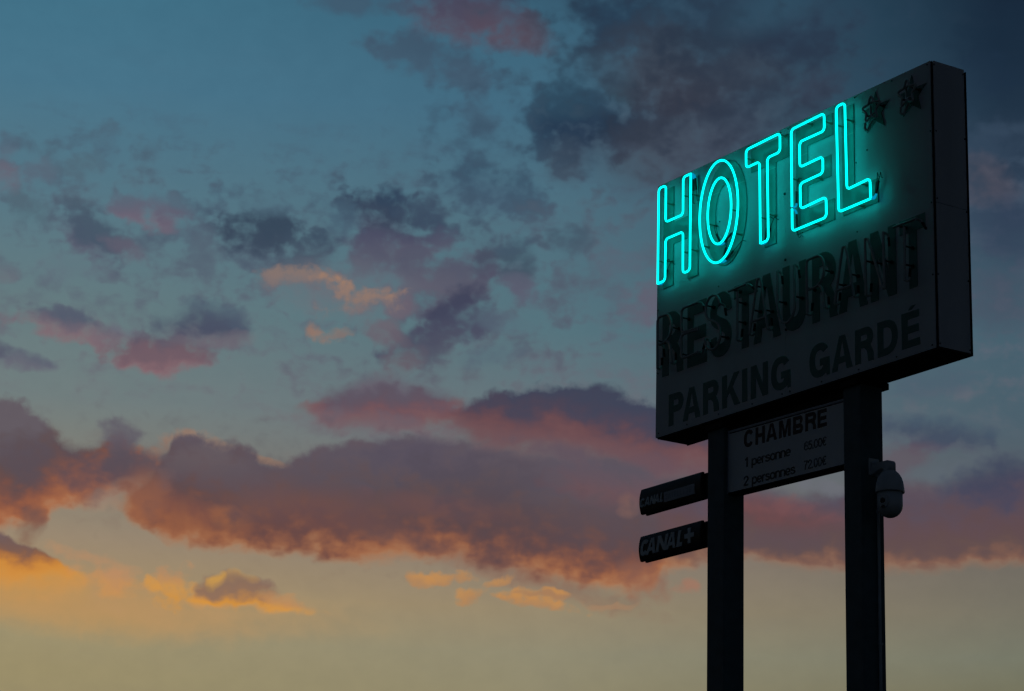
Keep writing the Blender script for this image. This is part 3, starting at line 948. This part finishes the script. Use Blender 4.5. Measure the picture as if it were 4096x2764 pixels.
blob(1411, 203, 36, 32, 0, .7, .9, 1.2, [(46, 74, 90)])
blob(1480, 150, 95, 85, 10, .7, 1.0, 1.1, [(66, 68, 80), (64, 72, 84)])
blob(1372, 165, 50, 34, 0, .5, 1.1, 1.2, [(62, 94, 114)])
blob(1510, 330, 120, 75, 20, .7, 1.0, 1.0, [(70, 78, 92), (60, 66, 80)])
blob(1575, 195, 85, 55, 10, .7, 1.0, 1.2, [(60, 57, 68), (50, 58, 72)])
blob(1630, 95, 110, 40, 5, .7, 1.0, 1.2, [(44, 58, 74)])
blob(1700, 150, 70, 40, 10, .65, 1.0, 1.2, [(62, 72, 86)])
blob(1800, 95, 100, 42, 0, .7, 1.0, 1.2, [(40, 54, 74)])
blob(1745, 25, 95, 38, 20, .7, 1.1, 1.3, [(50, 84, 104)])
blob(1850, 195, 60, 28, 15, .5, 1.0, 1.2, [(56, 58, 76)])
blob(1620, 300, 110, 50, 25, .6, 1.0, 1.2, [(60, 66, 84), (52, 64, 82)])
blob(1560, 170, 270, 190, 0, .5, 2.4, 3.2, [(48, 56, 70), (42, 52, 68)])
blob(1520, 330, 190, 80, 10, .4, 2.4, -3.2, [(72, 80, 94)])
blob(1670, 140, 250, 130, 4, .45, 1.6, 1.2, [(40, 52, 70), (38, 52, 71)])
blob(2280, 95, 90, 80, 0, .6, 1.0, 1.0, [(24, 42, 60)])
blob(2250, 170, 60, 40, 0, .5, 1.0, 1.2, [(30, 48, 68)])
blob(2255, 325, 70, 40, 0, .6, 1.0, 1.2, [(52, 70, 90)])
blob(2245, 415, 55, 42, -20, .6, 1.0, 1.2, [(84, 80, 92)])
blob(2290, 520, 60, 60, 0, .6, 1.0, 1.2, [(48, 62, 84)])
blob(2270, 690, 70, 60, 0, .5, 1.0, 1.2, [(72, 76, 94)])
blob(1115, 432, 100, 48, -8, .9, .9, 1.4, [(70, 94, 114), (58, 84, 104)])
# --- loose grey-blue cloud that ties the middle line together
blob(380, 560, 340, 70, -4, .75, 2.3, 3.6, [(88, 98, 112), (74, 90, 107)])
blob(690, 520, 250, 70, 0, .7, 2.3, 3.6, [(78, 94, 109), (66, 86, 105)])
blob(1010, 600, 210, 130, 10, .75, 2.3, 3.6, [(86, 90, 106), (68, 84, 101)])
blob(1110, 320, 120, 150, 10, .6, 2.3, 3.6, [(58, 82, 102)])
blob(150, 390, 200, 70, 8, .6, 2.3, 3.6, [(86, 100, 114), (74, 96, 112)])
blob(1010, 800, 220, 70, 10, .65, 2.3, 3.6, [(92, 92, 104), (80, 92, 106)])
blob(300, 730, 330, 60, -4, .5, 2.3, 3.6, [(104, 106, 114), (90, 102, 114)])
blob(1390, 620, 180, 120, 0, .55, 2.3, 3.6, [(82, 94, 109)])
# --- middle cumulus line
blob(880, 495, 80, 52, -12, .95, .8, 1.5, [(78, 80, 100), (56, 68, 88), (48, 66, 88)], 1, .3)
blob(955, 482, 42, 32, 0, .8, .9, 1.5, [(60, 76, 96)], 1, .3)
blob(910, 560, 110, 34, 4, .85, 1.0, 1.5, [(96, 92, 108), (76, 78, 100)])
blob(612, 552, 100, 50, -6, .95, .8, 1.5, [(80, 96, 112), (58, 72, 90), (54, 70, 88)], 1, .3)
blob(712, 566, 52, 36, 0, .85, .8, 1.4, [(74, 88, 104), (62, 80, 98)], 1, .3)
blob(780, 500, 36, 28, 0, .6, .9, 1.5, [(70, 96, 114)])
blob(600, 462, 50, 20, 0, .45, 1.0, 1.6, [(78, 106, 122)])
blob(440, 530, 45, 26, -10, .6, .9, 1.6, [(82, 98, 114)])
blob(470, 575, 30, 36, 10, .5, 1.0, 1.6, [(86, 102, 116)])
blob(213, 536, 70, 40, -32, .9, .8, 1.4, [(90, 92, 110), (70, 84, 102), (70, 88, 104)], 1, .3)
blob(285, 572, 45, 22, -25, .65, 1.0, 1.4, [(100, 94, 110)])
blob(344, 480, 68, 32, -4, .85, .9, 1.5, [(118, 102, 116), (98, 92, 110), (84, 104, 120)])
blob(282, 473, 34, 24, 0, .6, .9, 1.4, [(112, 100, 116), (90, 102, 118)])
blob(62, 474, 40, 26, -20, .5, 1.0, 1.6, [(80, 106, 118)])
blob(247, 338, 26, 40, 10, .5, 1.0, 1.6, [(76, 102, 120)])
blob(190, 372, 40, 28, 20, .45, 1.0, 1.6, [(80, 106, 120)])
blob(16, 345, 20, 38, 15, .65, .9, 1.5, [(98, 98, 114), (78, 96, 114)])
blob(12, 398, 34, 26, 0, .6, 1.0, 1.4, [(106, 102, 116)])
blob(88, 395, 34, 28, 0, .5, 1.0, 1.5, [(92, 106, 122)])
blob(10, 615, 24, 22, 0, .6, 1.0, 1.4, [(108, 108, 118), (96, 106, 118)])
blob(150, 610, 60, 26, 0, .5, 1.0, 1.5, [(96, 112, 124)])
# --- lit wisps and purple middle mass
blob(1010, 650, 85, 72, -10, .9, .9, 1.3, [(84, 84, 102), (84, 80, 98), (84, 88, 106)])
blob(940, 620, 120, 46, -5, .75, 1.0, 1.3, [(100, 100, 114), (82, 86, 104)])
blob(1045, 715, 62, 46, 28, .92, .8, 1.3, [(74, 78, 98), (62, 66, 88)])
blob(958, 780, 80, 34, 24, .9, .9, 1.4, [(80, 84, 100), (72, 74, 94)])
blob(908, 690, 34, 20, 10, .7, .9, 1.4, [(108, 92, 106)])
blob(872, 762, 46, 26, -20, .7, 1.0, 1.3, [(108, 98, 108)])
blob(915, 822, 40, 26, 30, .75, 1.0, 1.3, [(104, 92, 102)])
blob(1102, 605, 26, 28, 30, .8, .9, 1.3, [(80, 78, 98), (68, 76, 94)])
blob(1174, 595, 34, 50, -8, .85, .9, 1.4, [(86, 88, 106), (64, 82, 98), (64, 84, 102)])
blob(1180, 655, 36, 26, -25, .65, 1.0, 1.3, [(92, 94, 112)])
blob(1284, 545, 42, 32, 0, .85, .9, 1.3, [(70, 88, 104), (64, 86, 102)])
blob(1405, 598, 40, 30, -20, .6, 1.0, 1.4, [(88, 100, 116)])
blob(1460, 690, 38, 48, -20, .7, 1.0, 1.3, [(98, 94, 110)])
blob(1140, 728, 70, 18, -12, .5, 1.0, 1.4, [(86, 106, 120)])
blob(1108, 806, 60, 22, 10, .6, 1.0, 1.4, [(84, 102, 116)])
blob(770, 655, 130, 55, -4, .7, 1.1, 1.0, [(112, 108, 116), (98, 104, 116)])
blob(690, 633, 70, 22, 4, 0.67, 1.3, 2.4, [(120, 110, 112), (144, 120, 108)], 0, 1.3)
blob(770, 618, 34, 14, 0, 0.5, 1.3, 2.4, [(138, 116, 108)], 0, 1.3)
blob(825, 652, 62, 22, -4, 0.75, 1.3, 2.4, [(136, 116, 110), (162, 126, 103)], 0, 1.3)
blob(790, 686, 55, 22, 20, 0.62, 1.3, 2.4, [(132, 114, 110), (148, 120, 104)], 0, 1.3)
blob(735, 765, 28, 14, -32, 0.78, 1.3, 2.4, [(150, 118, 102)], 0, 1.3)
blob(770, 760, 18, 8, 0, 0.58, 1.3, 2.4, [(142, 116, 104)], 0, 1.3)
# --- small pink clouds, left
blob(155, 745, 90, 27, -4, .92, .8, 1.3, [(132, 106, 112), (118, 102, 112), (86, 92, 108)], 0, .3)
blob(144, 728, 55, 18, 0, .5, .9, 1.4, [(80, 88, 106)], 0)
blob(295, 752, 62, 20, -14, .75, 1.0, 1.4, [(118, 106, 114), (104, 108, 120)], 0)
blob(362, 798, 86, 36, -6, .95, .7, 1.0, [(134, 102, 108), (112, 90, 100), (94, 86, 100)], 0, .3)
blob(464, 742, 76, 40, -6, .95, .9, .8, [(98, 92, 106), (72, 78, 98), (74, 88, 106)], 0)
blob(500, 778, 70, 16, 5, .5, 1.0, 1.0, [(116, 108, 116)], 0)
blob(50, 826, 52, 18, -3, .85, .9, 1.2, [(102, 100, 114), (90, 94, 110)], 0)
blob(0, 800, 22, 16, 0, .8, .9, 1.2, [(84, 86, 104)], 0)
# --- red-bottomed bank, middle
bank([(640, 935, 938), (700, 905, 948), (790, 868, 985), (850, 848, 985), (930, 865, 985), (1000, 885, 975), (1060, 905, 950), (1090, 925, 940)],
     [(0., (118, 98, 100)), (.28, (122, 82, 86)), (.5, (98, 80, 92)), (.8, (90, 82, 96)), (1., (102, 94, 106))], 30, 30, 30, .95, 120)
bank([(960, 940, 945), (1040, 915, 990), (1120, 890, 1030), (1220, 872, 1030), (1300, 868, 1045), (1370, 876, 1060), (1440, 895, 1075), (1500, 920, 1090), (1560, 945, 1092), (1640, 980, 1095), (1740, 1020, 1090)],
     [(0., (108, 88, 92)), (.2, (116, 80, 83)), (.42, (104, 72, 77)), (.62, (70, 66, 84)), (1., (60, 66, 86))], 40, 18, 26, .97, 165, 10, 110)
# --- left bank
bank([(-120, 880, 1230), (-40, 890, 1218), (40, 905, 1200), (90, 935, 1195), (130, 985, 1165), (210, 1010, 1142), (262, 985, 1122), (310, 1010, 1100), (370, 1040, 1082), (430, 1055, 1075), (480, 1060, 1070)],
     [(0., (176, 122, 88)), (.1, (166, 100, 66)), (.3, (130, 80, 66)), (.52, (92, 73, 75)), (.8, (90, 78, 84)), (1., (100, 92, 100))], 26, 26, 30, .97, 230, 14)
blob(75, 1190, 22, 40, -18, .7, 1.0, 1.4, [(130, 96, 80), (112, 84, 78)])
blob(265, 990, 40, 30, 0, .8, .8, 1.3, [(94, 88, 100)], 1, .3)
blob(300, 1058, 80, 36, 0, .85, .9, 1.2, [(92, 76, 82), (92, 82, 90)])
blob(150, 1062, 130, 45, -8, .5, 1.0, 1.3, [(88, 78, 88)])
# pale pink gap between the banks
blob(285, 1122, 60, 26, 20, .7, 1.0, 1.2, [(168, 132, 108), (146, 124, 112)])
blob(1270, 1045, 260, 48, -8, .8, 1.1, .8, [(106, 82, 86), (106, 84, 90)])
blob(1500, 1090, 200, 50, -6, .7, 1.1, .8, [(106, 80, 84), (100, 80, 90)])
blob(860, 975, 170, 30, -4, .6, 1.1, 1.0, [(108, 102, 110), (112, 100, 108)])
blob(418, 990, 44, 13, 12, .55, .9, 1.2, [(166, 122, 96)], 1, .9)
blob(372, 1012, 34, 12, 40, .55, .9, 1.2, [(150, 116, 98)], 1, .9)
blob(500, 1008, 44, 11, -12, .55, .9, 1.2, [(160, 122, 98)], 1, .9)
blob(610, 1046, 44, 7, -12, .55, .9, 1.0, [(176, 130, 96)], 1, .8)
# --- main bank
bank([(262, 1135, 1145), (300, 1108, 1190), (345, 1072, 1205), (385, 1010, 1240), (402, 985, 1243), (430, 980, 1240), (500, 1000, 1245), (560, 1012, 1255), (630, 1046, 1262), (690, 1022, 1262), (760, 1005, 1276), (850, 1000, 1284), (930, 985, 1274), (1040, 1000, 1278), (1130, 1010, 1292), (1210, 1030, 1318), (1310, 1040, 1336), (1400, 1040, 1350), (1470, 1050, 1352), (1510, 1080, 1300), (1600, 1080, 1290)],
     [(0., (172, 124, 90)), (.12, (160, 100, 68)), (.26, (120, 78, 68)), (.45, (90, 70, 73)), (.75, (88, 76, 82)), (1., (92, 84, 95))], 26, 22, 24, .98, 235, 12)
blob(400, 1070, 70, 50, 0, .7, 1.0, 1.2, [(88, 70, 74), (88, 76, 84)])
blob(365, 1150, 85, 40, -14, .75, 1.0, 1.2, [(150, 94, 66), (120, 78, 70)])
blob(470, 1180, 120, 34, -6, .6, 1.1, 1.3, [(146, 92, 66), (124, 80, 70)])
blob(520, 1172, 38, 20, -20, .6, 1.0, 1.5, [(168, 106, 68)])
blob(660, 1195, 120, 42, 0, .6, 1.1, 1.2, [(96, 68, 68), (86, 68, 72)])
blob(590, 1130, 60, 40, 20, .5, 1.1, 1.2, [(112, 82, 78)])
blob(1130, 1290, 260, 26, -14, .55, 1.1, 1.0, [(142, 100, 82), (112, 80, 76)])
blob(330, 1120, 50, 40, 30, .6, 1.0, 1.3, [(150, 98, 74)])
blob(455, 1060, 90, 45, 0, .6, 1.0, 1.3, [(98, 86, 94), (110, 98, 100)])
blob(650, 1110, 140, 50, 0, .5, 1.1, 1.4, [(104, 80, 82), (96, 84, 92)])
blob(730, 1160, 130, 40, 0, .45, 1.1, 1.4, [(118, 78, 72)])
blob(950, 1045, 120, 40, 0, .6, 1.1, 1.4, [(84, 78, 94)])
blob(1010, 1150, 120, 22, -4, .5, 1.0, 1.4, [(116, 80, 78)])
blob(1100, 1090, 150, 45, 0, .5, 1.1, 1.4, [(82, 74, 84)])
blob(1180, 1210, 150, 55, -10, .5, 1.1, 1.4, [(88, 70, 74)])
blob(1390, 1110, 110, 36, -10, .6, 1.1, 1.3, [(114, 80, 82)])
blob(1350, 1190, 100, 50, 0, .5, 1.1, 1.3, [(92, 76, 82)])
blob(1425, 1150, 20, 22, 0, .6, 1.0, 1.3, [(128, 96, 88)])
blob(1330, 1055, 120, 30, -15, .55, 1.0, 1.2, [(90, 84, 96)])
blob(1455, 1320, 50, 34, -25, .6, 1.0, 1.3, [(140, 96, 80)])
blob(760, 1120, 460, 90, -3, .22, 2.2, -3.4, [(124, 88, 76), (106, 90, 96)])
blob(820, 1130, 500, 95, -4, .34, 2.4, 3.2, [(78, 64, 68), (80, 72, 82)])
# --- right bank behind the sign
bank([(1480, 1120, 1270), (1600, 1100, 1285), (1700, 1100, 1272), (1760, 1105, 1290), (1840, 1112, 1303), (1920, 1105, 1300), (2020, 1090, 1304), (2120, 1090, 1302), (2220, 1070, 1294), (2330, 1050, 1284), (2460, 1040, 1280)],
     [(0., (146, 114, 94)), (.09, (130, 92, 78)), (.22, (94, 77, 77)), (.45, (98, 74, 78)), (.75, (84, 76, 90)), (1., (76, 78, 96))], 24, 40, 16, .97, 215, 8)
blob(1765, 1165, 110, 34, -10, .75, 1.1, 1.2, [(108, 70, 70), (120, 78, 78)])
blob(1800, 1225, 120, 30, 0, .6, 1.1, 1.2, [(90, 76, 82)])
blob(1862, 1102, 50, 16, -12, .85, 1.0, 1.2, [(104, 106, 114)])
blob(2060, 1110, 60, 22, -8, .6, 1.0, 1.2, [(96, 80, 88)])
blob(2160, 1060, 110, 24, 10, .7, 1.0, 1.3, [(90, 100, 110)])
blob(2275, 1095, 90, 50, 10, .8, 1.0, 1.2, [(72, 70, 90), (60, 66, 88)])
blob(2110, 985, 100, 32, -4, .85, .9, 1.3, [(84, 80, 98), (64, 74, 94), (66, 82, 100)])
blob(2045, 1040, 60, 30, 10, .6, 1.0, 1.2, [(96, 80, 90)])
blob(2100, 870, 90, 28, 10, .5, 1.0, 1.4, [(72, 90, 106)])
blob(1670, 1000, 60, 50, 0, .5, 1.0, 1.2, [(88, 76, 88)])
# --- warm low sky and the small glowing clouds
blob(120, 1352, 330, 62, -4, .75, 1.2, .4, [(196, 146, 84), (182, 140, 96)], 2)
blob(480, 1385, 260, 40, -2, .4, 1.2, .5, [(186, 146, 96)], 2)
bank([(-60, 1195, 1372), (0, 1206, 1376), (40, 1228, 1378), (80, 1240, 1380), (130, 1268, 1376), (180, 1300, 1366), (225, 1328, 1358)],
     [(0., (190, 148, 90)), (.3, (206, 146, 72)), (.52, (212, 140, 56)), (.66, (160, 104, 66)), (.76, (118, 88, 78)), (1., (108, 90, 92))], 90, 10, 10, .97, 165, 8)
blob(255, 1326, 70, 20, -14, .7, 1.0, 1.5, [(204, 144, 82), (190, 138, 96)], 0, .6)
blob(230, 1282, 80, 14, -14, .55, 1.0, 1.6, [(184, 138, 100)], 0, .6)
blob(520, 1368, 150, 14, -5, .9, 1.0, .8, [(196, 146, 90), (216, 148, 60), (196, 138, 80)], 0, .2)
blob(398, 1332, 44, 34, 20, .85, .8, 1.5, [(208, 146, 66), (206, 148, 76), (184, 136, 96)], 0, .8)
blob(352, 1332, 12, 18, 20, .8, .9, 1.4, [(206, 148, 76)], 0, .8)
blob(535, 1342, 62, 30, -12, .97, .6, .9, [(206, 142, 64), (142, 110, 90), (132, 106, 94)], 0, .5)
blob(497, 1314, 17, 14, 0, .9, .6, .9, [(150, 118, 88), (204, 154, 76)], 0, .4)
blob(545, 1318, 26, 16, -10, .75, .7, .9, [(138, 110, 92), (190, 146, 84)], 0, .4)
blob(640, 1372, 40, 12, -8, .6, 1.0, 1.5, [(190, 138, 90)], 0, .6)
for x, y, a, b, r in [(943, 1320, 26, 13, -25), (1008, 1318, 28, 13, 10), (1066, 1311, 26, 8, 0), (1085, 1350, 26, 15, 20), (1136, 1318, 24, 6, 15), (1200, 1356, 66, 12, 0), (1215, 1372, 60, 10, -6), (1250, 1352, 26, 8, 0)]:
    blob(x, y, a, b, r, .85, .9, 1.6, [(176, 130, 88), (192, 138, 82)], 0, .9)
blob(1230, 1356, 50, 5, -4, .6, 1.0, 1.0, [(158, 120, 92)], 0, .4)
blob(1567, 1325, 28, 15, 0, .75, .9, 1.4, [(160, 116, 96)], 0, .6)
blob(1380, 1374, 50, 6, 4, .5, 1.0, 1.5, [(168, 130, 98)], 0, .6)


W_PS, W_PW, W_P0, W_N1, W_N2, W_N3, W_CUR = PS, PW, P0, n1, n2, n3, cur


def sky_region(nm, xa, xb, ya, yb):
    """the clouds of one part of the sky, gathered in a node group"""
    global nt, PS, PW, P0, n1, n2, n3, cur
    g = bpy.data.node_groups.new(nm, 'ShaderNodeTree')
    for s_, ty in (('a', 'Vector'), ('b', 'Vector'), ('c', 'Vector'), ('n1', 'Float'), ('n2', 'Float'), ('n3', 'Float'), ('base', 'Color')):
        g.interface.new_socket(s_, in_out='INPUT', socket_type='NodeSocket' + ty)
    g.interface.new_socket('sky', in_out='OUTPUT', socket_type='NodeSocketColor')
    nt = g
    gi = g.nodes.new('NodeGroupInput')
    PS, PW, P0, n1, n2, n3, cur = [gi.outputs[i] for i in range(7)]
    for fn, a_, (p, q, r, t) in CL:
        if q > xa and p < xb and t > ya and r < yb:
            fn(*a_)
    m_ = mr(n1, -.4, .4, 0, 1, False)
    cur = mixc(m_, mixc(1., cur, (.978, .978, .982, 1), 'MULTIPLY'), mixc(1., cur, (1.02, 1.018, 1.016, 1), 'MULTIPLY'))
    go = g.nodes.new('NodeGroupOutput')
    LK(cur, go.inputs[0])
    nt = WT
    gn = nt.nodes.new('ShaderNodeGroup')
    gn.node_tree = g
    for i, v in enumerate((W_PS, W_PW, W_P0, W_N1, W_N2, W_N3, W_CUR)):
        LK(v, gn.inputs[i])
    bg_ = nt.nodes.new('ShaderNodeBackground')
    LK(gn.outputs[0], bg_.inputs[0])
    return bg_.outputs[0]


def choose(f, a, b):
    n = nt.nodes.new('ShaderNodeMixShader')
    LK(f, n.inputs[0]); LK(a, n.inputs[1]); LK(b, n.inputs[2])
    return n.outputs[0]


SX, S1, S2, S3 = 1000, 420, 850, 1240
ROWS = [(-9999, S1), (S1, S2), (S2, S3), (S3, 9999)]
cells = [[sky_region('sky_part', xa, xb, ya, yb) for xa, xb in ((-9999, SX + 40), (SX - 40, 9999))] for ya, yb in ((a_ - 40, b_ + 40) for a_, b_ in ROWS)]
right = mt('GREATER_THAN', AZ, sky(SX, 784)[0])
rows = [choose(right, a_, b_) for a_, b_ in cells]
low = [mt('LESS_THAN', EL, EY(y)) for y in (S1, S2, S3)]
inview = choose(low[1], choose(low[0], rows[0], rows[1]), choose(low[2], rows[2], rows[3]))

# the darker sky away from the afterglow
ctr = FW.copy()
near = mr(vm('DOT_PRODUCT', tc.outputs['Generated'], tuple(ctr)), math.cos(math.radians(48)), math.cos(math.radians(16)))
ns = nt.nodes.new('ShaderNodeTexSky')
ns.sky_type = 'NISHITA'
ns.sun_disc = False
ns.sun_elevation = SUN_EL
ns.sun_rotation = SUN_AZ
ns.dust_density = 2
far = vm('SCALE', ns.outputs[0])
far.node.inputs['Scale'].default_value = FAR
far = vm('MULTIPLY', far, (.82, 1.06, 1.65))
bg = nt.nodes.new('ShaderNodeBackground')
LK(far, bg.inputs[0])
out = choose(near, bg.outputs[0], inview)
ow = nt.nodes.new('ShaderNodeOutputWorld')
LK(out, ow.inputs[0])
wd.cycles.sampling_method = 'MANUAL'
wd.cycles.sample_map_resolution = 512
S.cycles.use_denoising = True
S.cycles.max_bounces = 8
S.cycles.sample_clamp_indirect = 3
S.cycles.use_adaptive_sampling = True
S.cycles.adaptive_threshold = .015
S.cycles.adaptive_min_samples = 12
